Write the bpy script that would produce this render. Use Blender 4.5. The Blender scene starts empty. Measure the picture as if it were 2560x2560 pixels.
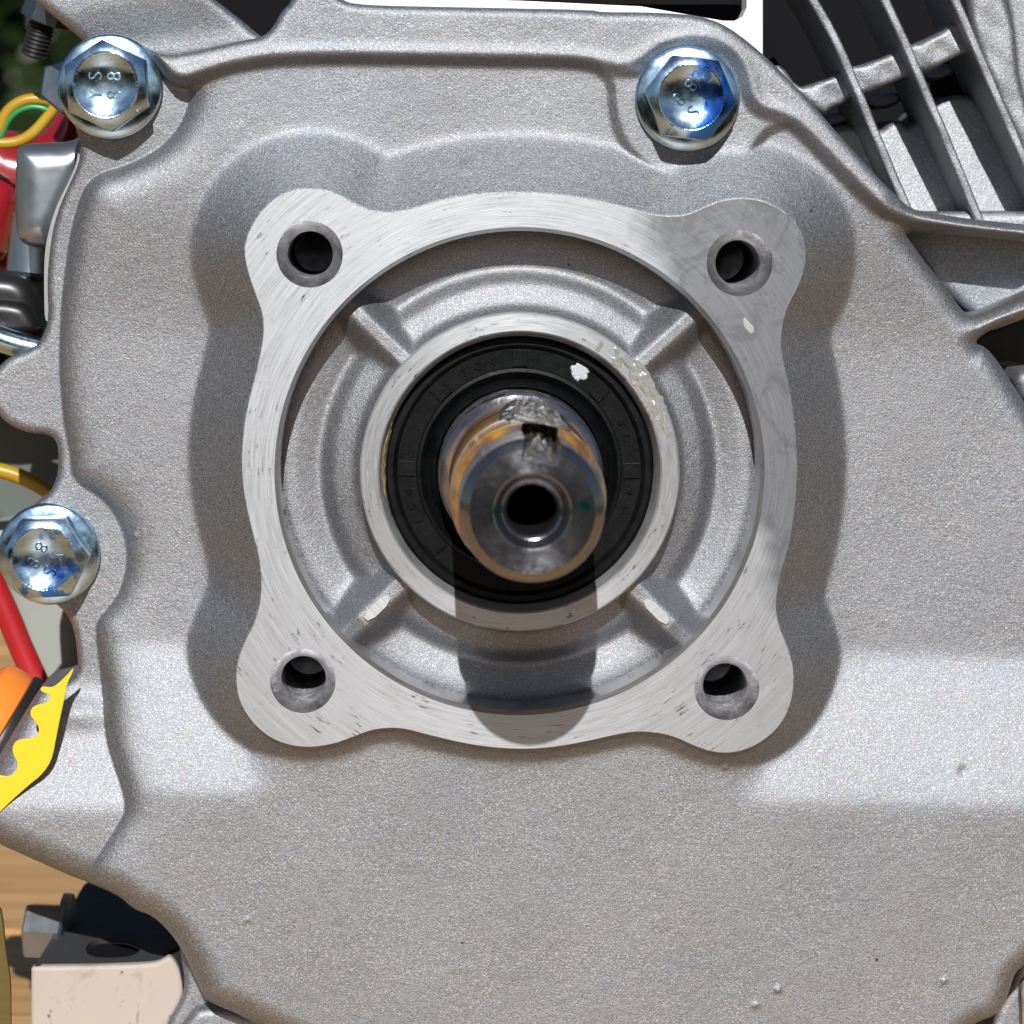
import bpy, bmesh, math, random
import numpy as np
from mathutils import Vector, Matrix, noise
random.seed(4)
MM = 0.001
ZC = 106.0                       # crankshaft centre above the table, mm
# ------------------------------------------------------------------ camera
FPX, CX, CY, CZ = 7569.55, -15.39, -458.77, 44.65   # mm, relative to the crankshaft centre
PIT, YAW, ROL = -0.109822, 0.0311266, 0.0222552
def basis():
    cx, sx, cy, sy = math.cos(PIT), math.sin(PIT), math.cos(YAW), math.sin(YAW)
    f = np.array([sy*cx, cy*cx, sx]); rt = np.array([cy, -sy, 0.0]); up = np.cross(rt, f)
    c, s = math.cos(ROL), math.sin(ROL)
    return c*rt+s*up, -s*rt+c*up, f
RT, UP, FW = basis()
scene = bpy.context.scene
col = scene.collection
cam = bpy.data.cameras.new('camera'); camo = bpy.data.objects.new('camera', cam); col.objects.link(camo)
M = Matrix(((RT[0], UP[0], -FW[0]), (RT[1], UP[1], -FW[1]), (RT[2], UP[2], -FW[2]))).to_4x4()
M.translation = Vector((CX*MM, CY*MM, (CZ+ZC)*MM))
camo.matrix_world = M
cam.sensor_width = 36; cam.lens = FPX/2560*36; cam.clip_start = 0.01; cam.clip_end = 200
cam.dof.use_dof = True; cam.dof.focus_distance = 0.468; cam.dof.aperture_fstop = 30
scene.camera = camo
# ------------------------------------------------------------------ light
SUN_EL = math.radians(32.0); SUN_SIDE = math.radians(2.5)
to_sun = Vector((-math.sin(SUN_SIDE)*math.cos(SUN_EL), -math.cos(SUN_SIDE)*math.cos(SUN_EL), math.sin(SUN_EL)))
world = bpy.data.worlds.new('World'); scene.world = world; world.use_nodes = True
wn = world.node_tree; bg = wn.nodes['Background']
sky = wn.nodes.new('ShaderNodeTexSky'); sky.sky_type = 'NISHITA'; sky.sun_disc = False
sky.sun_elevation = SUN_EL; sky.sun_rotation = math.radians(180) + SUN_SIDE
sky.dust_density = 0.6
wn.links.new(sky.outputs[0], bg.inputs[0]); bg.inputs[1].default_value = 0.05
sl = bpy.data.lights.new('sun', 'SUN'); sl.energy = 5.0; sl.angle = math.radians(0.5); sl.color = (1.0, 0.985, 0.965)
so = bpy.data.objects.new('sun', sl); col.objects.link(so)
so.rotation_euler = to_sun.to_track_quat('Z', 'Y').to_euler(); so.location = to_sun*3
scene.view_settings.view_transform = 'Standard'; scene.view_settings.look = 'None'
scene.view_settings.exposure = 0.0; scene.view_settings.gamma = 1.0
# ------------------------------------------------------------------ survey helpers (photo measure -> mm)
def ray(u, v):
    d = FW + RT*((u-1280)/FPX) - UP*((v-1280)/FPX)
    return d
def at(u, v, h):                 # point on the plane h mm in front of the flange face -> (x, z)
    d = ray(u, v); t = (-h - CY)/d[1]
    return (CX+d[0]*t, CZ+d[2]*t)
def atz(u, v, z):                # point on a level plane -> (x, y)
    d = ray(u, v); t = (z - CZ)/d[2]
    return (CX+d[0]*t, CY+d[1]*t)
CR = dict(A=(0,0,.4658), B=(1500,0,.5487), C=(900,750,.44), F=(500,400,.88), R=(1600,1500,.5487),
          L=(0,1040,.5383), W=(0,1900,.3623), T=(600,0,.5176), Q=(2060,700,.3106), G=(0,340,.4965), K=(0,0,1))
def uv(c, p):
    x0, y0, s = CR[c]; return (x0+p[0]*s, y0+p[1]*s)
def pts(c, h, ps):
    return [at(*uv(c, p), h) for p in ps]
def chaikin(P, n=2, closed=True):
    P = [tuple(map(float, p)) for p in P]
    for _ in range(n):
        Q = []; m = len(P)
        for i in range(m if closed else m-1):
            a, b = P[i], P[(i+1) % m]
            Q += [tuple(.75*x+.25*y for x, y in zip(a, b)), tuple(.25*x+.75*y for x, y in zip(a, b))]
        if not closed: Q = [P[0]]+Q+[P[-1]]
        P = Q
    return P
# ------------------------------------------------------------------ object helpers
def tag(o, label=None, cat=None, group=None, kind=None):
    if label: o['label'] = label
    if cat: o['category'] = cat
    if group: o['group'] = group
    if kind: o['kind'] = kind
    return o
def link(name, me, mat=None, parent=None, loc=None):
    o = bpy.data.objects.new(name, me); col.objects.link(o)
    if mat is not None and me is not None: me.materials.append(mat)
    if parent is not None: o.parent = parent
    if loc is not None: o.location = loc
    return o
def empty(name, loc=(0, 0, 0)):
    return link(name, None, loc=loc)
def W3(x, h, z):                 # engine millimetres -> world metres
    return (x*MM, -h*MM, (z+ZC)*MM)
def mesh_np(name, V, F4=None, F3=None, smooth=True):
    me = bpy.data.meshes.new(name)
    me.vertices.add(len(V)); me.vertices.foreach_set('co', np.asarray(V, np.float32).ravel())
    n4 = 0 if F4 is None else len(F4); n3 = 0 if F3 is None else len(F3)
    idx = np.concatenate([a.ravel() for a in (F4, F3) if a is not None and len(a)]).astype(np.int32)
    st = np.concatenate([np.arange(n4)*4, n4*4+np.arange(n3)*3]).astype(np.int32)
    me.loops.add(len(idx)); me.loops.foreach_set('vertex_index', idx)
    me.polygons.add(n4+n3); me.polygons.foreach_set('loop_start', st)
    me.polygons.foreach_set('loop_total', np.array([4]*n4+[3]*n3, np.int32))
    me.polygons.foreach_set('use_smooth', np.full(n4+n3, smooth))
    me.update(calc_edges=True); me.validate()
    return me
def mesh_py(name, V, F, smooth=False):
    me = bpy.data.meshes.new(name); me.from_pydata(V, [], F); me.update()
    me.polygons.foreach_set('use_smooth', [smooth]*len(me.polygons)); return me
def sharp(me, ang=35):
    me.set_sharp_from_angle(angle=math.radians(ang)); return me
def sdf_raw(P, X, Z):            # signed (inside +) distance and nearest point
    P = np.asarray(P); A = P; B = np.roll(P, -1, 0)
    D = np.full(X.shape, 1e18); NX = np.zeros_like(X); NZ = np.zeros_like(X); ins = np.zeros(X.shape, bool)
    for (ax, az), (bx, bz) in zip(A, B):
        ex, ez = bx-ax, bz-az; L = ex*ex+ez*ez
        if L < 1e-12: continue
        t = np.clip(((X-ax)*ex+(Z-az)*ez)/L, 0, 1)
        px, pz = ax+t*ex, az+t*ez; d = (X-px)**2+(Z-pz)**2
        m = d < D; D[m] = d[m]; NX[m] = px[m]; NZ[m] = pz[m]
        c = (az > Z) != (bz > Z)
        if c.any():
            xi = ax+(Z-az)*ex/(ez if abs(ez) > 1e-12 else 1e-12); ins ^= c & (X < xi)
    return np.where(ins, 1, -1)*np.sqrt(D), NX, NZ
class Grid:
    def __init__(s, x0, x1, z0, z1, st):
        s.xs = np.arange(x0, x1+st, st); s.zs = np.arange(z0, z1+st, st)
        s.X, s.Z = np.meshgrid(s.xs, s.zs); s.st = st
    def sdf(s, P, fine=True):
        cs = max(0.9, s.st)
        cx = np.arange(s.xs[0], s.xs[-1]+cs, cs); cz = np.arange(s.zs[0], s.zs[-1]+cs, cs)
        CXg, CZg = np.meshgrid(cx, cz); d, _, _ = sdf_raw(P, CXg, CZg)
        fx = (s.X-cx[0])/cs; fz = (s.Z-cz[0])/cs
        i = np.clip(fx.astype(int), 0, len(cx)-2); j = np.clip(fz.astype(int), 0, len(cz)-2); fx = fx-i; fz = fz-j
        D = (d[j, i]*(1-fx)+d[j, i+1]*fx)*(1-fz)+(d[j+1, i]*(1-fx)+d[j+1, i+1]*fx)*fz
        NX = s.X.copy(); NZ = s.Z.copy()
        if fine:
            m = np.abs(D) < 2.2
            a, b, c = sdf_raw(P, s.X[m], s.Z[m]); D[m] = a; NX[m] = b; NZ[m] = c
        return D, NX, NZ
def ramp(t, e=.012):
    return .5*(np.sqrt(t*t+e)-np.sqrt((t-1)**2+e)+1)
def smax(a, b, k):
    return .5*(a+b+np.sqrt((a-b)**2+k*k))
def mix(a, b, t): return a+(b-a)*t
def relief(name, g, P, H, back, mat, parent, cut=None, sag=None):
    """height relief clipped to outline P; H(d) array of heights (mm in front of the flange face)"""
    D, NX, NZ = g.sdf(P)
    h = H(D) if callable(H) else H
    ins = D > 0
    if cut is not None: keepv = ins & ~cut
    else: keepv = ins
    q = keepv[:-1, :-1] | keepv[1:, :-1] | keepv[:-1, 1:] | keepv[1:, 1:]
    if cut is not None:
        q &= ~(cut[:-1, :-1] & cut[1:, 1:])
    X = np.where(ins, g.X, NX); Z = np.where(ins, g.Z, NZ)
    ny, nx = g.X.shape; I = np.arange(ny*nx).reshape(ny, nx)
    F = np.stack([I[:-1, :-1][q], I[:-1, 1:][q], I[1:, 1:][q], I[1:, :-1][q]], 1)
    used = np.unique(F); mp = np.full(ny*nx, -1); mp[used] = np.arange(len(used)); F = mp[F]
    V = np.stack([X.ravel()[used]*MM, -h.ravel()[used]*MM, (Z.ravel()[used]+ZC)*MM], 1)
    # skirt round every free edge
    E = np.concatenate([F[:, [0, 1]], F[:, [1, 2]], F[:, [2, 3]], F[:, [3, 0]]])
    key = np.sort(E, 1); kk = key[:, 0].astype(np.int64)*len(V)+key[:, 1]
    _, inv, cnt = np.unique(kk, return_inverse=True, return_counts=True)
    B = E[cnt[inv] == 1]
    bv = np.unique(B); n = len(V); m1 = np.full(n, -1); m1[bv] = np.arange(len(bv))
    top = V[bv].copy(); low = V[bv].copy(); low[:, 1] = -back*MM
    V2 = np.concatenate([V, top, low]); a = m1[B[:, 0]]; b = m1[B[:, 1]]; k = len(bv)
    S = np.stack([n+b, n+a, n+k+a, n+k+b], 1)
    me = mesh_np(name, V2, np.concatenate([F, S]))
    return link(name, me, mat, parent)
def bounds(P, st, pad=1.0):
    P = np.asarray(P); return Grid(P[:, 0].min()-pad, P[:, 0].max()+pad, P[:, 1].min()-pad, P[:, 1].max()+pad, st)
def fillet(d, R):
    t = np.clip(1-d/R, 0, 1); return R*(1-np.sqrt(np.clip(1-t*t, 0, 1)))
def slab(name, P, h, back, mat, parent, R=1.0, st=.4, n=2, tilt=None, bump=0):
    P = chaikin(P, n) if n else P
    g = bounds(P, st)
    base = h if tilt is None else tilt(g.X, g.Z)
    if bump: base = base + bump*np.sin(g.X*.9+g.Z*.5)*np.sin(g.Z*.8-1)
    return relief(name, g, P, lambda d: base-fillet(np.clip(d, 0, None), R), back, mat, parent)
def lathe(name, prof, mat, parent, cx=0, cz=0, n=192, cap=False, flip=False, ang=30):
    V = []; F = []
    for r, h in prof:
        for k in range(n):
            a = 2*math.pi*k/n; V.append(W3(cx+r*math.cos(a), h, cz+r*math.sin(a)))
    for i in range(len(prof)-1):
        for k in range(n):
            a, b = i*n+k, i*n+(k+1) % n
            f = (a, b, b+n, a+n); F.append(f[::-1] if flip else f)
    if cap: F.append(tuple(range((len(prof)-1)*n, len(prof)*n)))
    me = mesh_py(name, V, F, True); sharp(me, ang)
    return link(name, me, mat, parent)
def bmobj(name, bm, mat, parent=None, smooth=True, ang=35):
    me = bpy.data.meshes.new(name); bm.normal_update(); bm.to_mesh(me); bm.free()
    me.polygons.foreach_set('use_smooth', [smooth]*len(me.polygons))
    if smooth: sharp(me, ang)
    return link(name, me, mat, parent)
def tube(name, path, r, mat, parent=None, n=16, closed=False, smoothn=3):
    P = chaikin(path, smoothn, closed); P = [Vector(p) for p in P]; V = []; F = []; m = len(P)
    up = Vector((0.1, 1, .2))
    for i, p in enumerate(P):
        t = (P[(i+1) % m]-P[i-1]) if closed else (P[min(i+1, m-1)]-P[max(i-1, 0)])
        t.normalize(); a = t.cross(up).normalized(); b = t.cross(a).normalized(); up = a.cross(t)
        for k in range(n):
            w = 2*math.pi*k/n; V.append(tuple(p+a*(r*math.cos(w))+b*(r*math.sin(w))))
    for i in range(m if closed else m-1):
        for k in range(n):
            j = (i+1) % m; F.append((i*n+k, i*n+(k+1) % n, j*n+(k+1) % n, j*n+k))
    if not closed: F += [tuple(range(n)), tuple(range((m-1)*n, m*n))]
    me = mesh_py(name, V, F, True); sharp(me, 50)
    return link(name, me, mat, parent)
def filled(name, loops, h0, h1, mat, parent, bevel=0.0, plane='XZ'):
    """flat piece with holes: loops of (x,z) mm, front at h0, back at h1"""
    cu = bpy.data.curves.new(name, 'CURVE'); cu.dimensions = '2D'; cu.fill_mode = 'BOTH'
    for L in loops:
        s = cu.splines.new('POLY'); s.points.add(len(L)-1)
        for p, q in zip(s.points, L): p.co = (q[0]*MM, q[1]*MM, 0, 1)
        s.use_cyclic_u = True
    cu.extrude = abs(h0-h1)/2*MM - bevel*MM; cu.bevel_depth = bevel*MM; cu.bevel_resolution = 1; cu.offset = -bevel*MM
    t = bpy.data.objects.new('tmp', cu); col.objects.link(t)
    dg = bpy.context.evaluated_depsgraph_get(); me = bpy.data.meshes.new_from_object(t.evaluated_get(dg))
    bpy.data.objects.remove(t); me.name = name; me.materials.clear()
    n = len(me.vertices); co = np.empty(n*3, np.float32); me.vertices.foreach_get('co', co); co = co.reshape(-1, 3)
    c = (h0+h1)/2*MM
    if plane == 'XZ': new = np.stack([co[:, 0], -(c+co[:, 2]), co[:, 1]+ZC*MM], 1)
    else: new = np.stack([co[:, 0], co[:, 1], c+co[:, 2]+ZC*MM], 1)
    me.vertices.foreach_set('co', new.astype(np.float32).ravel()); me.update()
    bm = bmesh.new(); bm.from_mesh(me); bmesh.ops.remove_doubles(bm, verts=bm.verts, dist=1e-6)
    bmesh.ops.recalc_face_normals(bm, faces=bm.faces); bm.to_mesh(me); bm.free()
    me.polygons.foreach_set('use_smooth', [False]*len(me.polygons))
    return link(name, me, mat, parent)
def circle(r, n=96, cx=0, cz=0): return [(cx+r*math.cos(2*math.pi*k/n), cz+r*math.sin(2*math.pi*k/n)) for k in range(n)]
# ------------------------------------------------------------------ materials
class NT:
    def __init__(s, name):
        s.m = bpy.data.materials.new(name); s.m.use_nodes = True; s.t = s.m.node_tree
        s.b = s.t.nodes['Principled BSDF']; s.co = s.t.nodes.new('ShaderNodeTexCoord').outputs['Object']
    def n(s, t, **k):
        o = s.t.nodes.new(t)
        for a, b in k.items(): setattr(o, a, b)
        return o
    def L(s, a, b): s.t.links.new(a, b)
    def put(s, node, i, v):
        if hasattr(v, 'is_output'): s.L(v, node.inputs[i])
        else: node.inputs[i].default_value = v
    def math(s, op, a, b=0.0, c=0.0, clamp=False):
        o = s.n('ShaderNodeMath', operation=op); o.use_clamp = clamp
        s.put(o, 0, a); s.put(o, 1, b); s.put(o, 2, c); return o.outputs[0]
    def noise(s, scale, detail=2, rough=.5, vec=None, dist=0):
        o = s.n('ShaderNodeTexNoise'); s.L(vec if vec is not None else s.co, o.inputs['Vector'])
        o.inputs['Scale'].default_value = scale; o.inputs['Detail'].default_value = detail
        o.inputs['Roughness'].default_value = rough; o.inputs['Distortion'].default_value = dist
        return o.outputs['Fac']
    def map(s, vec=None, scale=(1, 1, 1), loc=(0, 0, 0), rot=(0, 0, 0)):
        o = s.n('ShaderNodeMapping'); s.L(vec if vec is not None else s.co, o.inputs[0])
        o.inputs['Scale'].default_value = scale; o.inputs['Location'].default_value = loc; o.inputs['Rotation'].default_value = rot
        return o.outputs[0]
    def rng(s, f, a, b, c=0.0, d=1.0):
        o = s.n('ShaderNodeMapRange'); s.put(o, 0, f)
        for i, v in enumerate((a, b, c, d)): s.put(o, i+1, v)
        return o.outputs[0]
    def mixc(s, f, a, b):
        o = s.n('ShaderNodeMix', data_type='RGBA'); s.put(o, 0, f)
        for i, v in ((6, a), (7, b)):
            s.put(o, i, v if hasattr(v, 'is_output') else (*v, 1))
        return o.outputs[2]
    def bump(s, hgt, strength, dist, normal=None):
        o = s.n('ShaderNodeBump'); s.put(o, 'Height', hgt); o.inputs['Strength'].default_value = strength
        o.inputs['Distance'].default_value = dist
        if normal is not None: s.L(normal, o.inputs['Normal'])
        return o.outputs[0]
    def set(s, **k):
        N = dict(arot='Anisotropic Rotation', color='Base Color', metal='Metallic', rough='Roughness', normal='Normal', trans='Transmission Weight',
                 ior='IOR', coat='Coat Weight', coatr='Coat Roughness', alpha='Alpha', spec='Specular IOR Level', aniso='Anisotropic',
                 sss='Subsurface Weight', cnormal='Coat Normal')
        for a, v in k.items():
            if a == 'color' and not hasattr(v, 'is_output'): v = (*v, 1)
            s.put(s.b, N[a], v)
        return s.m
    def radial(s):                # r (mm) and angle about the crankshaft axis
        sx = s.n('ShaderNodeSeparateXYZ'); s.L(s.co, sx.inputs[0])
        z = s.math('SUBTRACT', sx.outputs[2], ZC*MM)
        r = s.math('SQRT', s.math('ADD', s.math('MULTIPLY', sx.outputs[0], sx.outputs[0]), s.math('MULTIPLY', z, z)))
        a = s.math('ARCTAN2', z, sx.outputs[0])
        return r, a, sx.outputs[0], z, sx.outputs[1]
    def comb(s, a, b, c=0.0):
        o = s.n('ShaderNodeCombineXYZ'); s.put(o, 0, a); s.put(o, 1, b); s.put(o, 2, c); return o.outputs[0]
def plain(name, c, rough=.5, metal=0.0, nscale=0, nstr=.3, ndist=.0002, var=.12, vscale=60, **k):
    t = NT(name)
    f = t.noise(vscale, 3); col_ = t.mixc(t.rng(f, .3, .7), tuple(x*(1-var) for x in c), tuple(min(1, x*(1+var)) for x in c))
    kw = dict(color=col_, rough=t.rng(t.noise(vscale*4, 2), .3, .7, max(.02, rough-.06), rough+.06), metal=metal); kw.update(k)
    if nscale: kw['normal'] = t.bump(t.noise(nscale, 2), nstr, ndist)
    return t.set(**kw)
def cast_mat(name, c=(.258, .267, .288), metal=.95, rough=.58, grain=1.0):
    t = NT(name)
    big = t.noise(28, 4, .6); mid = t.noise(420, 3, .6)
    g1 = t.noise(3300, 3, .65, dist=.4); sp = t.noise(5200, 1, .5)
    tone = t.mixc(t.rng(big, .3, .7), tuple(x*.9 for x in c), tuple(min(1, x*1.07) for x in c))
    tone = t.mixc(t.rng(mid, .35, .75, 0, .35), tone, tuple(x*.82 for x in c))
    sm = t.noise(120, 6, .7, dist=.6); tone = t.mixc(t.rng(sm, .52, .72, 0, .26), tone, tuple(x*.66 for x in c))
    warm = t.noise(75, 2); tone = t.mixc(t.rng(warm, .5, .75, 0, .25), tone, (c[0]*1.02, c[1]*.95, c[2]*.88))
    cn = t.n('ShaderNodeTexNoise'); t.L(t.co, cn.inputs['Vector']); cn.inputs['Scale'].default_value = 2600; cn.inputs['Detail'].default_value = 1
    tone = t.mixc(.13, tone, cn.outputs['Color'])
    cool = t.noise(48, 3, .6, t.map(loc=(3, 1, 2))); tone = t.mixc(t.rng(cool, .5, .72, 0, .35), tone, (c[0]*.9, c[1]*.98, c[2]*1.1))
    tone = t.mixc(t.rng(sp, .56, .68, 0, .5), tone, (.72, .73, .75))
    tone = t.mixc(t.rng(g1, .30, .52, .62, 0), tone, (.13, .135, .15))
    # rare dark pits and specks
    v = t.n('ShaderNodeTexVoronoi'); t.L(t.co, v.inputs['Vector']); v.inputs['Scale'].default_value = 70
    speck = t.rng(v.outputs['Distance'], .012, .022, 1, 0)
    tone = t.mixc(speck, tone, (.06, .055, .05))
    b = t.bump(g1, .42*grain, .00022); b = t.bump(sp, .25*grain, .00012, b); b = t.bump(mid, .35, .0003, b)
    return t.set(color=tone, metal=metal, rough=t.rng(g1, .3, .7, rough-.08, rough+.1), normal=b)
def machined_mat(name, c=(.375, .39, .412), metal=.6, rough=.42, smear=True, lines=1.0):
    t = NT(name); r, a, x, z, y = t.radial()
    v1 = t.comb(t.math('MULTIPLY', r, 5200), t.math('MULTIPLY', a, 5.0), 0)
    v2 = t.comb(t.math('MULTIPLY', r, 2600), t.math('MULTIPLY', a, 3.2), 3.7)
    v3 = t.comb(t.math('MULTIPLY', r, 1900), t.math('MULTIPLY', a, 11.0), 9.1)
    n1 = t.noise(1, 3, .6, v1); n2 = t.noise(1, 3, .7, v2); n3 = t.noise(1, 4, .75, v3)
    blot = t.noise(190, 3, .6)
    colr = t.mixc(t.rng(n1, .3, .7), tuple(q*.88 for q in c), tuple(min(1, q*1.06) for q in c))
    colr = t.mixc(t.math('MULTIPLY', t.rng(n2, .50, .62), t.rng(blot, .4, .62, .15, .5)), colr, (.27, .27, .28))
    colr = t.mixc(t.math('MULTIPLY', t.rng(n3, .595, .655), t.rng(blot, .5, .58)), colr, (.05, .07, .07))
    m = t.noise(900, 3); rr = t.rng(n1, .3, .7, rough-.07, rough+.09)
    if smear:                     # oily film over the upper right ear and the right side
        s = t.math('ADD', t.math('MULTIPLY', x, 30), t.math('MULTIPLY', z, 12))
        s = t.math('ADD', s, t.math('MULTIPLY', t.noise(60, 3), .55))
        film = t.rng(s, 1.22, 1.32, 0, 1)
        edge = t.noise(140, 4, .7, dist=1.2)
        colr = t.mixc(t.math('MULTIPLY', film, t.rng(edge, .4, .5, .95, .78)), colr, (.13, .135, .15))
    b = t.bump(n1, .22*lines, .00004); b = t.bump(m, .15, .00006, b)
    tg_ = t.n('ShaderNodeTangent', direction_type='RADIAL', axis='Y'); t.L(tg_.outputs[0], t.b.inputs['Tangent'])
    return t.set(color=colr, metal=metal, rough=rr, normal=b, aniso=.45, arot=.25)
def plated_mat(name, dye=0.0, seed=0.0):
    t = NT(name)
    n = t.noise(420, 3, .6, t.map(loc=(seed, seed, 0))); wob = t.noise(900, 2)
    c = t.mixc(t.rng(n, .35, .7), (.38, .54, .70), (.58, .76, .92))  # blue tint stands in for the deep blue sky mirrored in the metal
    pit = t.noise(2600, 2, .6); c = t.mixc(t.rng(pit, .66, .72, 0, .7), c, (.12, .12, .12))
    if dye:
        d = t.noise(260, 4, .65, t.map(loc=(seed*3, 0, seed)))
        sx = t.n('ShaderNodeSeparateXYZ'); t.L(t.co, sx.inputs[0])
        d = t.math('ADD', d, t.math('MULTIPLY', sx.outputs[0], 55 if dye == 1 else 8))
        d = t.math('SUBTRACT', d, t.math('MULTIPLY', sx.outputs[2], 14))
        sep = t.rng(d, .52, .62, 0, .85)
        y = t.rng(sx.outputs[1], -.0066, -.0062, 1, 0)
        c = t.mixc(t.math('MULTIPLY', sep, y), c, (.0, .17, .85))
    b = t.bump(wob, .12, .00008); b = t.bump(pit, .1, .00005, b)
    return t.set(color=c, metal=1.0, rough=t.rng(n, .3, .7, .14, .27), normal=b)

m_cast = cast_mat('cast_aluminium')
m_cast2 = cast_mat('cast_aluminium_block', (.285, .294, .315), rough=.565)
m_mach = machined_mat('machined_aluminium')
m_ring = machined_mat('machined_ring', (.42, .435, .455), smear=False)
m_bore = machined_mat('turned_bore', (.55, .56, .58), metal=.9, rough=.32, smear=False)
m_thr = plain('thread_steel', (.42, .42, .44), .38, .9, 900, .3, .0002, var=.3, vscale=500)
m_plate = [plated_mat('zinc_plated_steel', 0), plated_mat('zinc_plated_blue_dye', 1, .37), plated_mat('zinc_plated_blotched_dye', 2, .81)]
m_rub = plain('seal_rubber', (.004, .0045, .005), .42, 0, 2500, .3, .0001, var=.4, vscale=400, spec=.13)
m_white = plain('white_paint', (.42, .44, .48), .5, 0, 3000, .4, .0002, var=.05)
m_black = plain('black_plastic', (.012, .012, .013), .38, var=.3)
m_dsteel = plain('dark_blued_steel', (.13, .155, .19), .34, .9, 300, .1, .0002, var=.15)
m_shade = plain('painted_shade', (.010, .010, .011), .95, spec=.05)  # near-black colour standing in for deep shade inside the engine
m_red = plain('red_enamel', (.27, .010, .015), .22, 0, coat=.6, coatr=.1)
m_orange = plain('orange_plastic', (.82, .22, .03), .42, 0, 800, .1, .0001, var=.06)
m_yel = plain('yellow_tag_plastic', (.70, .51, .015), .45, 0, var=.03)
m_wirey = plain('yellow_wire_sleeve', (.40, .24, .012), .35, var=.1)
m_wireg = plain('green_wire_stripe', (.01, .22, .06), .35)
m_redc = plain('red_cable_sleeve', (.42, .012, .016), .45)
m_grey = plain('pale_grey_plastic', (.30, .32, .29), .5, var=.1, vscale=20)
m_black2 = plain('dull_green_grey_plastic', (.09, .105, .095), .6)
m_gask = plain('gasket_paper', (.27, .275, .28), .6, .2, 1500, .4, .0001)
m_satin = plain('satin_steel', (.36, .40, .44), .34, .9, 300, .1, .0002, var=.1)
m_bright = plain('bright_milled_aluminium', (.86, .86, .86), .34, .3, 1200, .15, .0001, var=.04)
# beige machined foot with scuffs
t = NT('scuffed_foot'); n1 = t.noise(160, 5, .7); n2 = t.noise(1, 4, .7, t.map(scale=(900, 900, 120), rot=(0, .7, 0)))
c = t.mixc(t.rng(n1, .54, .70, 0, .55), (.41, .36, .315), (.17, .15, .13)); c = t.mixc(t.rng(n2, .62, .70, 0, .6), c, (.16, .13, .11)); n3 = t.noise(420, 3, .7); c = t.mixc(t.rng(n3, .68, .73, 0, .8), c, (.09, .07, .06))
m_foot = t.set(color=c, rough=.6, metal=0.0, normal=t.bump(n1, .1, .0002))
m_footshade = plain('foot_top_shade', (.035, .036, .04), .75, 0.0, 900, .2, .0001, var=.1)  # darker than the foot face: shade under the engine put into the colour
# wood
t = NT('oiled_wood'); v = t.map(scale=(3.2, 60, 60)); w = t.noise(1, 5, .65, v, 1.1); w2 = t.noise(1, 3, .5, t.map(scale=(25, 420, 400)))
c = t.mixc(t.rng(w, .3, .7), (.44, .235, .085), (.70, .44, .19)); c = t.mixc(t.rng(w2, .5, .7, 0, .5), c, (.22, .10, .035))
m_wood = t.set(color=c, rough=.48, normal=t.bump(w2, .2, .0004))
# steel of the crankshaft
t = NT('crankshaft_steel'); r, a, x, z, y = t.radial()
n1 = t.noise(1, 3, .6, t.comb(t.math('MULTIPLY', r, 4200), t.math('MULTIPLY', a, 3), t.math('MULTIPLY', y, 3000)))
bl = t.noise(330, 4, .65)
c = t.mixc(t.rng(n1, .3, .7), (.20, .20, .225), (.31, .315, .34)); c = t.mixc(t.rng(bl, .6, .74, 0, .25), c, (.08, .08, .1))
# brown preservative on the thick middle part of the shaft
h = t.math('MULTIPLY', y, -1000)
jag = t.math('ADD', h, t.math('MULTIPLY', t.noise(120, 3, .5), 12)); 
am = t.math('MULTIPLY', t.rng(jag, 7.0, 9.5), t.rng(jag, 44, 46, 1, 0))
am2 = t.math('MULTIPLY', t.rng(t.math('ADD', h, t.math('MULTIPLY', t.noise(90, 2), 2)), 51.0, 51.8, 1, 0), .75)
am = t.math('MAXIMUM', am, t.math('MULTIPLY', am2, t.rng(h, 46, 50)))
am = t.math('MULTIPLY', t.math('MULTIPLY', am, t.rng(h, 2.3, 3.2)), t.rng(r, .0084, .0088))
c = t.mixc(am, c, t.mixc(t.rng(bl, .35, .65), (.50, .24, .035), (.20, .085, .02)))
def spot(tt, px, pz, rad, c0, c1, sx=1., sz=1.):
    dx = tt.math('MULTIPLY', tt.math('SUBTRACT', x, px*MM), sx); dz = tt.math('MULTIPLY', tt.math('SUBTRACT', z, pz*MM), sz)
    d = tt.math('SQRT', tt.math('ADD', tt.math('MULTIPLY', dx, dx), tt.math('MULTIPLY', dz, dz)))
    d = tt.math('ADD', d, tt.math('MULTIPLY', tt.math('SUBTRACT', tt.noise(900, 3), .5), .0022))
    return tt.mixc(tt.math('MULTIPLY', tt.rng(d, rad*MM*.8, rad*MM*1.05, 1, 0), tt.rng(h, 52.2, 52.6)), c0, c1)
c = spot(t, -4.9, -.2, .75, c, (.0, .32, .22), 1.5, .6); c = spot(t, 7.1, .8, .8, c, (.0, .30, .22), .9, 1.3)
gl = t.noise(700, 3); tg_ = t.n('ShaderNodeTangent', direction_type='RADIAL', axis='Y'); t.L(tg_.outputs[0], t.b.inputs['Tangent'])
m_shaft = t.set(color=c, coat=am, coatr=.08, aniso=.75, arot=.25, metal=t.rng(am, 0, 1, .95, .25), rough=t.rng(bl, .3, .7, .14, .28), normal=t.bump(n1, .25, .00006, t.bump(gl, .25, .0003)))
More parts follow.
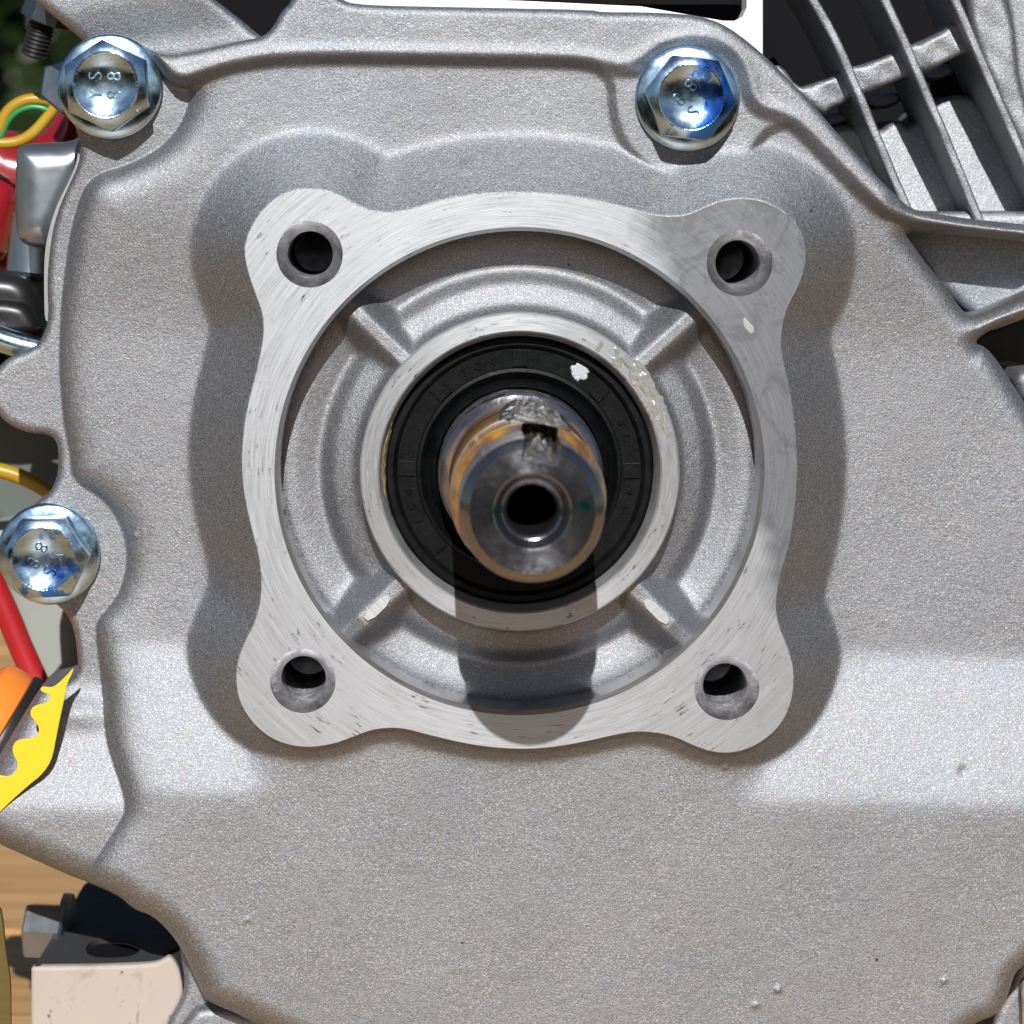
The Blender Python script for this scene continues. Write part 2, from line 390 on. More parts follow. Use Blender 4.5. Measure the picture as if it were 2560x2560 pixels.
# grease
t = NT('clear_grease'); n1 = t.noise(1400, 3, .6)
m_grease = t.set(color=(.97, .95, .86), rough=.06, trans=1.0, ior=1.46, normal=t.bump(n1, .12, .0002))
t = NT('dirty_grease'); n1 = t.noise(900, 3, .6)
c = t.mixc(t.rng(n1, .4, .65), (.09, .09, .095), (.22, .19, .13))
m_grease2 = t.set(coat=1.0, coatr=.04, color=c, rough=.16, metal=.35, trans=.2, ior=1.46, normal=t.bump(n1, .5, .0007))
t = NT('wet_ring_grease'); n1 = t.noise(700, 3, .6)
m_wet = t.set(color=(.40, .40, .385), rough=.1, metal=.45, normal=t.bump(n1, .35, .0005))
t = NT('yellow_grease'); n1 = t.noise(900, 3, .6)
m_yg = t.set(color=(.42, .38, .2), rough=.1, trans=.3, normal=t.bump(n1, .4, .0004))
t = NT('wrinkled_oil_film'); n1 = t.noise(650, 4, .7, dist=1.5)
m_wr = t.set(color=(.62, .58, .58), metal=.9, rough=.13, normal=t.bump(n1, .9, .0012))

# ================================================================== ENGINE
eng = empty('engine')
tag(eng, 'small petrol engine with bare aluminium crankcase cover and greasy shaft, on the wooden table', 'engine')
# ---- outline of the raised mounting flange (machined four-eared face)
FL = pts('F', 0, [(125,262),(135,215),(160,165),(200,120),(250,92),(300,83),(350,87),(400,103),(440,128),(480,145),(530,152),(580,148),(640,128),(700,112),(760,102),(830,96),(900,94),(980,97),(1060,105),(1140,120),(1220,140),(1290,158),(1340,163),(1390,157),(1430,138),(1480,118),(1530,110),(1580,113),(1630,130),(1680,165),(1710,210),(1721,260),(1716,310),(1700,360),(1672,410),(1655,460),(1648,510),(1655,570),(1672,640),(1685,720),(1693,800),(1696,880),(1692,960),(1682,1040),(1668,1110),(1650,1170),(1637,1230),(1635,1290),(1650,1340),(1672,1395),(1685,1440),(1686,1500),(1673,1560),(1645,1610),(1600,1650),(1550,1675),(1500,1685),(1450,1680),(1400,1662),(1350,1638),(1300,1626),(1240,1622),(1180,1632),(1110,1648),(1040,1662),(960,1672),(880,1672),(800,1665),(720,1650),(640,1630),(580,1614),(530,1612),(480,1620),(430,1640),(380,1658),(320,1668),(260,1664),(200,1642),(150,1600),(115,1545),(103,1490),(106,1430),(125,1375),(155,1320),(172,1260),(176,1200),(170,1130),(150,1060),(132,980),(120,900),(120,820),(128,740),(143,670),(162,600),(175,540),(182,490),(180,440),(162,390),(140,330)])
FL = chaikin(FL, 2)
# ---- outline of the crankcase cover
U = -8
OUT = (pts('A', U, [(1395,205),(1440,180),(1480,130),(1500,90),(1520,60),(1560,20)]) +
       pts('K', U, [(745,-30),(850,-30)]) + pts('T', U, [(480,-10),(510,8),(550,20),(700,30),(1200,40),(1700,50)]) +
       pts('B', U, [(0,58),(200,58),(380,66),(490,85),(580,125),(680,200),(760,270),(850,360),(950,460),(1050,580),(1150,690),(1250,800),(1340,890),(1420,952),(1500,968),(1700,1000),(1932,1022),(2060,1035),(2060,1120),(1932,1098),(1700,1078),(1500,1062),(1410,1060),(1440,1110),(1530,1230),(1600,1310),(1660,1400),(1712,1448),(1790,1425),(1932,1365),(2060,1310),(2060,1420),(1932,1468),(1850,1492),(1760,1545),(1740,1575),(1790,1590),(1850,1660),(1900,1740),(1960,1830),(2080,2030)]) +
       pts('K', U, [(2680,1300),(2680,2250)]) +
       pts('R', -9, [(1830,1560),(1750,1640),(1700,1680),(1680,1740),(1650,1830),(1600,1880),(1540,1900),(1480,1935),(1440,2000),(1400,2100)]) +
       pts('K', -9, [(2330,2720),(1100,2720)]) +
       pts('W', -10, [(2200,2000),(1930,1880),(1800,1815),(1700,1760),(1600,1710),(1500,1670),(1440,1640),(1395,1580),(1350,1480),(1300,1370),(1240,1260),(1170,1165),(1090,1085),(1020,1040),(950,1020),(900,985),(840,930),(740,880),(640,850),(560,835),(400,770),(200,680),(0,590),(-200,480)]) +
       pts('K', -14, [(-140,2040),(-140,1900),(-140,1800)]) +
       pts('L', -12, [(-100,1720),(0,1570),(100,1400),(185,1262),(250,1262),(330,1225),(352,1190),(352,1130),(338,1020),(318,960),(280,905),(200,850),(110,800),(60,700),(60,560),(110,450),(180,395),(225,360),(252,300),(262,240),(262,170),(250,118),(215,92),(130,86),(60,62),(0,22),(-60,-60)]) +
       pts('G', -17, [(-60,1260),(-20,1180),(60,1105),(150,1072),(205,1040),(238,975),(255,900),(248,750),(254,640),(266,540),(285,440),(320,335),(365,240),(400,165),(418,110),(420,30)]) +
       pts('A', -15, [(420,700),(380,560),(370,440),(420,330),(500,260),(600,230),(700,225),(780,250),(850,295),(940,308),(1050,292),(1200,258),(1320,232)]))
OUT = chaikin(OUT, 1)
def hbody(g):
    X, Z = g.X, g.Z
    za = at(2300, 1640, -10.5)[1]; zb_ = at(2300, 2010, -3.5)[1]
    up_ = -10.5+3.2*ramp((Z-20)/24, .05)
    body = up_+7.0*ramp((za-Z)/(za-zb_), .004)
    cw_ = ramp((X+41)/5, .05)*ramp((39-X)/5, .05)*ramp((-22-Z)/5, .05); body = mix(body, -3.55, cw_)
    # sunk left rim, ear and bolt pads
    crease = (pts('A', -16, [(-800,930),(-800,200),(300,200),(700,200),(860,330),(960,450),(1035,480),(1030,560),(1000,640),(950,720),(880,790),(780,850),(660,900),(560,925),(480,985)]) +
              pts('A', -16, [(440,1080),(410,1180),(385,1300),(368,1420),(350,1550),(338,1700),(332,1900)]) +
              pts('G', -16, [(310,1060),(312,1180),(320,1300),(332,1430),(350,1520),(364,1600),(372,1680)]) +
              pts('L', -16, [(345,260),(380,310),(440,345),(510,400),(562,480),(590,560),(600,640),(592,720),(565,800),(520,870),(470,920),(452,970),(468,1100),(488,1250),(500,1400),(520,1500),(560,1600),(605,1710),(612,1770)]) +
              pts('W', -9, [(850,380),(760,520),(680,640),(600,800),(560,900)]) + pts('K', -9, [(100,2400),(-300,2400),(-300,800)]))
    d, _, _ = g.sdf(chaikin(crease, 2), False)
    zl1 = at(200, 1745, -16)[1]; zl2 = at(200, 2010, -8)[1]
    left = -13.2 + 2.4*ramp((Z-30)/22, .05) + 7.4*ramp((zl1-Z)/(zl1-zl2), .01)
    # small conical bulge low on the left rim
    bx, bz = at(205, 1770, -15); left = left + 1.5*np.exp(-(((X-bx)/5.5)**2+((Z-bz)/2.6)**2))
    q = np.clip(-d, 0, None); body = mix(left, body, 1-np.exp(-q/1.7)-.12*np.exp(-((q-0)/.5)**2)*0)
    # raised pad of the right bolt
    pad = pts('B', -12, [(-10,315),(35,345),(58,400),(62,480),(75,560),(105,640),(150,700),(220,755),(310,800),(420,815),(520,795),(600,750),(660,690),(710,620),(750,580),(820,560),(900,500),(700,150),(300,100),(-10,250)])
    d, _, _ = g.sdf(chaikin(pad, 2), False)
    body2 = mix(body, -6.2, ramp((d+1.2)/1.35, .02))
    # raised upper and right rim
    rim = (pts('A', -11, [(700,150),(800,260),(860,330),(905,395),(955,435),(1010,442),(1060,428),(1120,405),(1250,365),(1400,338),(1500,325),(1800,315)]) +
           pts('T', -11, [(60,300),(400,284),(800,290),(1200,296),(1500,300),(1650,308),(1730,328),(1790,340),(1850,352),(1925,342)]) +
           pts('B', -11, [(60,322),(120,326),(180,296),(235,248),(300,215),(400,198),(500,206),(565,242),(612,292),(638,350),(652,420),(672,475),(720,515),(800,535),(870,572),(940,638),(1030,732),(1130,832),(1205,905),(1260,955),(1330,985),(1500,1030),(2200,1120),(2200,-300)]) + pts('K', -11, [(800,-300),(300,-300)]))
    d, _, _ = g.sdf(chaikin(rim, 2), False)
    rimh = -4.9 - 2.6*ramp((30-Z)/20, .05)
    body3 = mix(body2, rimh, ramp((d+1.0)/1.6, .02))
    body3 = body3 + .35*np.exp(-((d-.9)/1.1)**2)      # soft bead on the inner edge
    # mound under the mounting flange
    d, _, _ = g.sdf(FL, True)
    mound = -.55 + np.minimum(d, 0)*(-up_-.55)/8.8
    H = smax(mound, body3, .6)
    H = np.where(d > -.05, np.maximum(-.6, -.6+0*d), np.minimum(H, -.56))
    H = H + .07*np.sin(X*.21+1.3)*np.sin(Z*.17+.4)*np.clip(-d/6, 0, 1)
    for bu, bv, bh, br in ((1940,2463,.5,.45),(1884,2502,.3,.5),(2353,2441,.35,.4),(1810,1910,.35,.4),(2405,1925,-.3,.7),(1160,420,.12,.8),(620,2290,.2,.4),(330,1350,.2,.4)):
        px_, pz_ = at(bu, bv, -6); H = H + bh*np.exp(-((X-px_)**2+(Z-pz_)**2)/(br*br))
    return H, d
g = Grid(-91, 90, -98, 76, .25)
Hb, dF = hbody(g)
def cover_h(d):
    z = g.Z; x = g.X
    R = np.full(z.shape, 1.5)
    R = mix(R, 5.5, ramp((-38-z)/14, .02))                                   # fat rounding low down
    R = mix(R, 4.2, ramp((x-52)/4, .02)*ramp((44-z)/3, .02))                 # right edge
    R = np.clip(R, 1.2, 6)
    return Hb - fillet(np.clip(d, 0, None), R)
rr = np.hypot(g.X, g.Z)
HOLES = [at(774, 636, 0), at(1849, 658, 0), at(757, 1702, 0), at(1817, 1720, 0)]
cut = rr < 37.6
for hx, hz in HOLES: cut |= np.hypot(g.X-hx, g.Z-hz) < 5.4
cover = relief('crankcase_cover', g, OUT, cover_h, -30, m_cast, eng, cut=cut)
# mounting flange face
fl = filled('mounting_flange', [FL, circle(37.35, 256)]+[circle(5.0, 64, hx, hz) for hx, hz in HOLES], 0, -.62, m_mach, cover)
lathe('bore_chamfer', [(37.35, -.004), (36.75, -.9), (36.7, -9.5)], m_bore, cover, n=256, flip=True)
for i, (hx, hz) in enumerate(HOLES):
    prof = [(5.0, -.006), (4.9, -.5), (3.75, -1.7)]; hh = -1.7
    while hh > -24: prof += [(3.95, hh-.3), (3.45, hh-.75)]; hh -= .9
    prof += [(3.4, -27), (0.01, -27.8)]
    lathe('threaded_hole', prof, m_thr, cover, hx, hz, n=72, flip=True, ang=60)
# recessed web with four ribs between bore and shaft ring
nr, nt = 74, 900
rs = np.linspace(24.0, 36.95, nr); th = np.linspace(0, 2*np.pi, nt, endpoint=False)
R_, T_ = np.meshgrid(rs, th, indexing='ij')
prof = np.interp(R_, [24, 24.6, 25.4, 27, 28.6, 29.4, 30.2, 31.0, 32.5, 34.5, 36.0, 37], [-3.4, -4.6, -5.6, -6.2, -6.8, -7.6, -8.6, -9.0, -8.5, -7.9, -7.8, -8.3])
kk_ = np.exp(-np.linspace(-2, 2, 13)**2); kk_ /= kk_.sum(); pr1 = np.convolve(np.pad(prof[:, 0], 6, mode='edge'), kk_, 'valid'); prof = np.repeat(pr1[:, None], nt, 1)
Hw = prof.copy()
for ang, w, top in ((137, 1.7, -3.4), (43, 1.7, -3.4), (225, 1.9, -2.7), (315.5, 1.9, -2.7)):
    dl = np.abs((T_-math.radians(ang)+np.pi) % (2*np.pi)-np.pi)*R_
    rib = top - np.clip(R_-33.5, 0, None)*.4 - 2.1*(np.sqrt(np.clip(dl-w*.35, 0, None)**2+1.5)-1.2247)
    Hw = smax(Hw, rib, 1.5)-.12
Hw -= .18
V = np.stack([(R_*np.cos(T_))*MM, -Hw*MM, (R_*np.sin(T_)+ZC)*MM], -1).reshape(-1, 3)
I = np.arange(nr*nt).reshape(nr, nt); J = np.roll(I, -1, 1)
F = np.stack([I[:-1], J[:-1], J[1:], I[1:]], -1).reshape(-1, 4)
link('recessed_web', mesh_np('recessed_web', V, F), m_cast, cover)
for ang in (225, 315.5):         # milled flats on the two lower ribs
    a = math.radians(ang); ca, sa = math.cos(a), math.sin(a); Q = []
    for rr_, ww in ((27.6, -.8), (27.9, .8), (32.7, .85), (32.9, -.75)):
        Q.append((rr_*ca-ww*sa, rr_*sa+ww*ca))
    filled('milled_flat', [chaikin(Q, 1)], -2.55, -3.3, m_ring, cover)
lathe('seal_housing_ring', [(24.4, -7), (24.4, -.75), (24.15, -.5), (21.7, -.5), (21.45, -.75), (20.75, -3.4), (20.7, -9)], m_ring, cover, n=256)
# ---- oil seal
seal = lathe('oil_seal', [(20.72, -6), (20.6, -4.2), (20.2, -3.8), (19.4, -3.75), (19.0, -4.1), (18.75, -4.55), (15.85, -4.6), (15.7, -4.25), (15.2, -4.15), (14.9, -4.5), (14.5, -5.4), (13.9, -5.8), (13.4, -5.0), (12.9, -4.6), (12.6, -5.0), (12.5, -7)], m_rub, eng, n=256, ang=40)
for a0 in (91, 136, 180, 46, 1, 223, 315, 270):
    a = math.radians(a0); ca, sa = math.cos(a), math.sin(a)
    Q = [(r_*ca-w_*sa, r_*sa+w_*ca) for r_, w_ in ((16.0, -1.15), (16.0, 1.15), (18.55, 1.15), (18.55, -1.15))]
    filled('seal_pad', [Q], -4.22, -4.9, m_rub, seal, bevel=.05)
def text_mesh(name, s, size, ext, place, mat, parent, loc=None):
    cu = bpy.data.curves.new(name, 'FONT'); cu.body = s; cu.size = size*MM; cu.extrude = ext*MM
    cu.align_x = 'CENTER'; cu.align_y = 'CENTER'; cu.offset = -.012*size*MM; cu.resolution_u = 3
    t_ = bpy.data.objects.new('tmp', cu); col.objects.link(t_)
    me = bpy.data.meshes.new_from_object(t_.evaluated_get(bpy.context.evaluated_depsgraph_get())); bpy.data.objects.remove(t_)
    me.name = name; me.materials.clear(); me.transform(place)
    return link(name, me, mat, parent, loc)
FACE = Matrix(((1, 0, 0, 0), (0, 0, -1, 0), (0, 1, 0, 0), (0, 0, 0, 1)))   # XY text -> facing -Y
def seal_text(chars, a_mid, step, r=17.2, size=1.7):
    k = len(chars)
    for i, ch in enumerate(chars):
        a = math.radians(a_mid-(i-(k-1)/2)*step)
        pl = Matrix.Translation(W3(r*math.cos(a), -4.52, r*math.sin(a))) @ Matrix.Rotation(-(a-math.pi/2), 4, 'Y') @ FACE
        text_mesh('moulded_letter', ch, size, .28, pl, m_rub, seal)
seal_text('TCK', 113, 7.5); seal_text('TC', 22, 7.5); seal_text('150', 200, 8); seal_text('25', -14, 8)
# patches of thick stuff: paint dot and grease smears
def patch(name, place, uspan, vspan, n, thick, mat, parent, edge=None):
    """place(u,v,t)->world point; thick(u,v)->mm (<=0 removed)"""
    nu, nv = n; V = []; ids = {}; F = []
    T = [[thick(i/(nu-1), j/(nv-1)) for j in range(nv)] for i in range(nu)]
    def vid(i, j):
        if (i, j) not in ids:
            u_ = uspan[0]+(uspan[1]-uspan[0])*i/(nu-1); v_ = vspan[0]+(vspan[1]-vspan[0])*j/(nv-1)
            ids[(i, j)] = len(V); V.append(place(u_, v_, max(T[i][j], -.02)))
        return ids[(i, j)]
    for i in range(nu-1):
        for j in range(nv-1):
            q = [(i, j), (i+1, j), (i+1, j+1), (i, j+1)]
            if max(T[a][b] for a, b in q) > 0: F.append([vid(*k) for k in q])
    me = mesh_py(name, V, F, True); return link(name, me, mat, parent)
def nz(x, y, s, o=0): return noise.fractal(Vector((x*s+o, y*s-o, o*.37)), 1.0, 2.0, 4)
dx, dz = at(900+1250*.44, 750+402*.44, -4.5)
def dotT(u_, v_):
    a, b = (u_-.5)*2, (v_-.5)*2; return .26*(1-(a*a+b*b)*2.1)+.2*nz(a, b, 2.6, 5)
patch('white_paint_dot', lambda a, b, t_: W3(dx+a, -4.56+min(t_, .12), dz+b), (-1.9, 1.9), (-1.9, 1.9), (64, 64), dotT, m_white, seal)
# grease on the ring, upper right, and a trapped bead on the left
def rT(u_, v_):
    a, b = (u_-.5)*2, (v_-.5)*2; return .30*(1-abs(a)**2-abs(b)**2.4*1.1)+.34*nz(a*2.2, b, 1.5, 11)-.13
patch('grease_smear', lambda a, r_, t_: W3(r_*math.cos(a), -.5+t_ - max(0, 21.5-r_)*2.2, r_*math.sin(a)), (math.radians(12), math.radians(60)), (20.9, 24.9), (120, 30), rT, m_wet, cover)
def rT2(u_, v_):
    a, b = (u_-.5)*2, (v_-.5)*2; return .5*(1-a*a-b*b*1.3)+.4*nz(a*2, b, 2.0, 3)
patch('grease_bead', lambda a, r_, t_: W3(r_*math.cos(a), -3.6+(r_-20.6)*2.6+t_*.7, r_*math.sin(a)), (math.radians(160), math.radians(192)), (20.5, 21.2), (70, 16), rT2, m_yg, cover)
patch('oil_stain', lambda a, r_, t_: W3(r_*math.cos(a), .0+min(t_, .06), r_*math.sin(a)), (math.radians(32.3), math.radians(36)), (40.6, 41.9), (34, 20), lambda u_, v_: .3*(1-((u_-.5)*2)**2-((v_-.5)*2)**2*1.4)+.2*nz(u_*1.5, v_, 1.6, 8), plain('dried_oil', (.42, .43, .44), .4, .3), cover)
# ---- crankshaft with keyway
KA = math.radians(90-7.5)        # keyway direction
KW, KF = 2.55, 6.5
def section(R, slot, n=168):
    """outline in key frame: key up (+v)"""
    s = math.asin(min(.999, KW/R)); P = []
    top = math.sqrt(R*R-KW*KW)
    f = KF if slot else None
    P += [(KW, top), (KW, f if f else top*.999+.001), (0, f if f else R*.9999), (-KW, f if f else top*.999+.001), (-KW, top)]
    for k in range(1, n):
        a = math.pi/2+s+(2*math.pi-2*s)*k/n; P.append((R*math.cos(a), R*math.sin(a)))
    return P
def key2xz(p):
    c_, s_ = math.cos(KA-math.pi/2), math.sin(KA-math.pi/2); return (p[0]*c_-p[1]*s_, p[0]*s_+p[1]*c_)
secs = [(12.5, -9, 0), (12.5, 1.6, 0), (12.1, 2.2, 0), (11.3, 2.6, 0), (10.9, 3.0, 0), (10.9, 7.0, 0), (10.9, 7.01, 1), (10.9, 37.5, 1), (10.4, 38.6, 1), (9.92, 39.0, 1), (9.92, 51.2, 1), (9.7, 51.7, 1), (8.75, 52.75, 1), (8.5, 53.0, 1)]
V = []; F = []
for R0, h0, sl_ in secs:
    for p in section(R0, sl_): q = key2xz(p); V.append(W3(q[0], h0, q[1]))
n0 = len(section(10, 1))
base = section(8.5, 1)
angs = [math.atan2(p[1], p[0]) for p in base]
angs2 = [math.radians(d_) for d_ in (55, 68.6, 90, 111.4, 125)]+[math.radians(125+290*k_/168) for k_ in range(1, 168)]
for R0, h0 in [(5.35, 53.0), (5.1, 52.85), (4.15, 51.1), (3.95, 51.0), (3.6, 50.5)]:
    for a in angs2: q = key2xz((R0*math.cos(a), R0*math.sin(a))); V.append(W3(q[0], h0, q[1]))
nsec = len(V)//n0
for i in range(nsec-1):
    for k in range(n0): F.append((i*n0+k, i*n0+(k+1) % n0, (i+1)*n0+(k+1) % n0, (i+1)*n0+k))
me = mesh_py('crankshaft', V, F, True); 
bm = bmesh.new(); bm.from_mesh(me); bmesh.ops.recalc_face_normals(bm, faces=bm.faces); bm.to_mesh(me); bm.free(); sharp(me, 28)
shaft = link('crankshaft', me, m_shaft, eng)
m_holeshade = plain('hole_shade', (.03, .03, .033), .35, .8, var=.3)  # near-black colour stands in for the darkness deep in the hole
lathe('threaded_centre_hole', [(3.61, 50.52)]+[(3.75 if k % 2 else 3.4, 50.3-k*.45) for k in range(40)]+[(3.3, 31), (.02, 30)], m_holeshade, shaft, n=72, flip=True, ang=60)
def gT(u_, v_):
    a, b = (u_-.5)*2, (v_-.5)*2; return max(0, 1-a*a)*max(0, 1-b**4)*(1.5+1.5*nz(a*1.3, b*2.4, 1.5, 21))-.12
patch('grease_lump', lambda a, h_, t_: W3((10.75+t_*.75)*math.cos(a), h_, (10.75+t_*.75)*math.sin(a)), (KA-.50, KA+.55), (2.2, 37.5), (70, 120), gT, m_grease2, shaft)
def gT2(u_, v_):
    a, b = (u_-.5)*2, (v_-.5)*2; return (1-.55*a*a)*max(0, 1-b**4)*(1.05+.6*nz(a*1.2, b*1.6, 1.3, 31))-.05
patch('grease_in_keyway', lambda w_, h_, t_: W3(*(lambda q: (q[0], h_, q[1]))(key2xz((w_, 6.4+t_*2.9)))), (-2.5, 2.5), (9, 46.5), (30, 60), gT2, m_grease2, shaft)
def gT3(u_, v_):
    a, b = (u_-.5)*2, (v_-.5)*2; return .45*(1-a*a-b*b)+.35*nz(a*3, b, 1.6, 41)
patch('oily_film', lambda a, h_, t_: W3((12.5+t_*.5)*math.cos(a), h_, (12.5+t_*.5)*math.sin(a)), (math.radians(70), math.radians(160)), (-4.5, 2.0), (90, 20), gT3, m_wr, shaft)

# ---- flange bolts of the cover
def bolt(u_, v_, hpad, hexrot, textrot, mat, kind):
    hf = hpad+1.4
    x0, z0 = at(u_, v_, hf)
    root = empty('flange_bolt', W3(x0, hpad, z0)); root.parent = eng
    # washer flange
    n = 128; V = []; F = []
    prof = [(7.6, -.3), (7.95, .1), (8.0, .8), (7.9, 1.15), (7.6, 1.32), (7.0, 1.5), (6.4, 1.62), (5.2, 1.8), (3, 1.8)]
    for r_, h_ in prof:
        for k in range(n): a = 2*math.pi*k/n; V.append((r_*math.cos(a)*MM, -h_*MM, r_*math.sin(a)*MM))
    for i in range(len(prof)-1):
        for k in range(n): F.append((i*n+k, i*n+(k+1) % n, (i+1)*n+(k+1) % n, (i+1)*n+k))
    me = mesh_py('bolt_flange', V, F, True); link('bolt_flange', me, mat, root)
    # hexagon with cut corners, sloped crown and dished centre
    N = 240; V = []; F = []; ap = 6.0; hr = math.radians(hexrot)
    def hexr(a):
        b = (a-hr+math.pi/6) % (math.pi/3)-math.pi/6      # 0 at corners? corner at hr
        b = ((a-hr) % (math.pi/3))-math.pi/6
        r_ = ap/math.cos(b); return min(r_, 6.9)
    rings = [('hex', 1.0, 1.6), ('hex', 1.0, 6.0)]
    H0 = 7.5
    for k in range(N):
        a = 2*math.pi*k/N; r_ = hexr(a); V.append((r_*1.005*math.cos(a), -1.6, r_*1.005*math.sin(a)))
    def hcone(r_): return H0-.05-.30*(r_-4.85)-.055*(r_-4.85)**2*2
    for k in range(N):
        a = 2*math.pi*k/N; r_ = hexr(a); V.append((r_*math.cos(a), -(hcone(r_)-.12), r_*math.sin(a)))
    for fr in (.97, .8, .6, .4, .2, .05):
        for k in range(N):
            a = 2*math.pi*k/N; r_ = 4.9+(hexr(a)-4.9)*fr; V.append((r_*math.cos(a), -hcone(r_), r_*math.sin(a)))
    jit = [random.uniform(-.035, .035) for _ in range(N)]
    for r0, h0 in ((4.86, H0+.02), (4.78, H0+.0), (4.68, H0-.06), (4.4, H0-.19), (4.0, H0-.36), (3.5, H0-.54), (3.0, H0-.69), (2.4, H0-.82), (1.8, H0-.91), (1.0, H0-.98), (.4, H0-1.0), (.02, H0-1.0)):
        for k in range(N):
            a = 2*math.pi*k/N; r_ = r0+(jit[k] if r0 > 4.6 else 0); V.append((r_*math.cos(a), -h0, r_*math.sin(a)))
    for i in range(len(V)//N-1):
        for k in range(N): F.append((i*N+k, i*N+(k+1) % N, (i+1)*N+(k+1) % N, (i+1)*N+k))
    me = mesh_py('hex_head', [tuple(c_*MM for c_ in p) for p in V], F, True); sharp(me, 24)
    head = link('hex_head', me, mat, root)
    tr = math.radians(textrot)
    for s_, ox, oz in (('Y', -1.35, 1.5), ('S', 1.35, 1.5), ('8', -1.35, -1.3), ('8', 1.35, -1.3)):
        rad = math.hypot(ox, oz); hh = H0-1.0+.055*rad*rad
        pl = Matrix.Rotation(-tr, 4, 'Y') @ Matrix.Translation((ox*MM, -hh*MM, oz*MM)) @ FACE
        text_mesh('stamped_mark', s_, 3.0, .17, pl, mat, root)
    tag(root, kind)
    return root
bolt(100+935*.1863, 60+838*.1863, -10.8, 36, 90, m_plate[0], 'plain silver flange bolt')
bolt(1560+908*.176, 80+945*.176, -6.2, 54.3, 231, m_plate[1], 'flange bolt with blue dye on one side of its head')
bolt(0+690*.176, 1220+945*.176, -13.2, 4, 244, m_plate[2], 'flange bolt with blotchy blue dye')

# ---- gasket sliver behind the left rim
gk = (pts('G', -20, [(236,945),(232,800),(232,600),(253,480),(293,350),(350,240),(390,150),(403,80),(410,0),(450,-20),(445,60),(430,120),(415,180),(380,260),(340,340),(300,440),(285,540),(275,640),(268,750),(272,900)]))
filled('gasket', [chaikin(gk, 2)], -17.6, -19.2, m_gask, eng)

# ---- crankcase block: castings behind and above the cover
blk = empty('cylinder_block'); blk.parent = eng
P = pts('A', -17, [(120,-60),(250,50),(345,130),(440,210),(520,300),(700,330),(850,330),(940,335),(1050,320),(1200,290),(1380,255),(1450,215),(1390,190),(1300,112),(1150,-5),(1050,-80)])
xa, za_ = at(*uv('A', (760, 150)), -17)
slab('block_ear', P, -16, -48, m_cast2, blk, R=1.6, n=1, tilt=lambda X, Z: -14.2+1.6*ramp((Z-(za_-2)-.18*(X-xa))/6, .05))
# backing wall far behind, near black for interior shade; plate opening at the top
slab('shade_backing', pts('K', -52, [(240,-150),(2700,-150),(2700,900),(2300,1200),(1500,1500),(900,1000),(420,500)]), -60, -66, m_shade, blk, R=2, st=2, n=1)
P0 = pts('K', -22, [(820,-160),(1903,-160),(1903,330),(1700,330),(1300,240),(900,240),(820,100)])
P1 = pts('K', -22, [(850,-120),(1862,-120),(1862,22),(1852,44),(1832,54),(1805,54),(1760,46),(1600,18),(1300,4),(980,-3),(880,-12)])
filled('head_joint_plate', [P0, P1], -19.5, -27, m_bright, blk, bevel=.15)
slab('opening_shade', pts('K', -30, [(900,-140),(1875,-140),(1875,70),(900,70)]), -42, -55, m_shade, blk, R=1, st=.8, n=0)  # dark sheet behind the plate opening, painting the unlit interior
# lit web floor between the fins
slab('fin_floor', pts('B', -38, [(1030,660),(1060,560),(1270,600),(1290,570),(1360,540),(1400,590),(1500,480),(1600,430),(1700,440),(1740,500),(2200,560),(2200,1200),(1200,1200),(1000,900)]), -34, -60, m_cast2, blk, R=1.0, st=.5, n=1, tilt=lambda X, Z: -34-(Z-50)*.17)
def fin(path, w, h0, back, name='cooling_fin'):
    P = [Vector(at(*uv('B', p), h0)) for p in path]
    P = [Vector(q) for q in chaikin([tuple(p) for p in P], 2, False)]
    Lf, Rt = [], []
    for i, p in enumerate(P):
        t_ = (P[min(i+1, len(P)-1)]-P[max(i-1, 0)]).normalized(); nn = Vector((-t_.y, t_.x))
        Lf.append(tuple(p+nn*w/2)); Rt.append(tuple(p-nn*w/2))
    return slab(name, Lf+Rt[::-1], h0, back, m_cast2, blk, R=.35, st=.2, n=0, bump=.12)
fin([(900,-110),(985,20),(1060,150),(1115,270),(1165,390),(1215,510),(1265,630),(1320,760),(1400,950),(1440,1040)], 1.4, -19, -42)
fin([(1245,-110),(1310,20),(1385,180),(1440,310),(1490,430),(1560,590),(1630,760),(1700,930),(1750,1050)], 1.4, -19, -42)
fin([(1570,-110),(1630,20),(1690,160),(1745,290),(1810,440),(1880,600),(1950,760),(2060,1000)], 1.4, -19, -42)
# cross web tying the fins together
slab('cross_web', pts('B', -24, [(780,300),(830,295),(905,400),(960,385),(1080,345),(1130,300),(1180,300),(1330,250),(1380,195),(1430,205),(1560,150),(1610,95),(1680,120),(1700,230),(1640,250),(1500,325),(1440,320),(1400,350),(1200,430),(1170,420),(1120,470),(1060,490),(1020,530),(900,430)]), -24, -34, m_cast2, blk, R=.9, bump=.25, st=.3, n=1)
slab('outer_fin_block', pts('B', -26, [(1640,-120),(1800,-120),(1850,20),(1885,160),(1895,300),(1930,480),(2000,620),(2100,800),(2200,1100),(2000,900),(1880,620),(1760,350),(1690,160)]), -23.5, -42, m_cast2, blk, R=1.3, st=.35, n=1, bump=.12)
slab('outer_edge', pts('B', -34, [(1840,-120),(2200,-120),(2200,900),(1990,620),(1910,400),(1890,160)]), -36, -50, m_cast2, blk, R=1, st=.6, n=1)
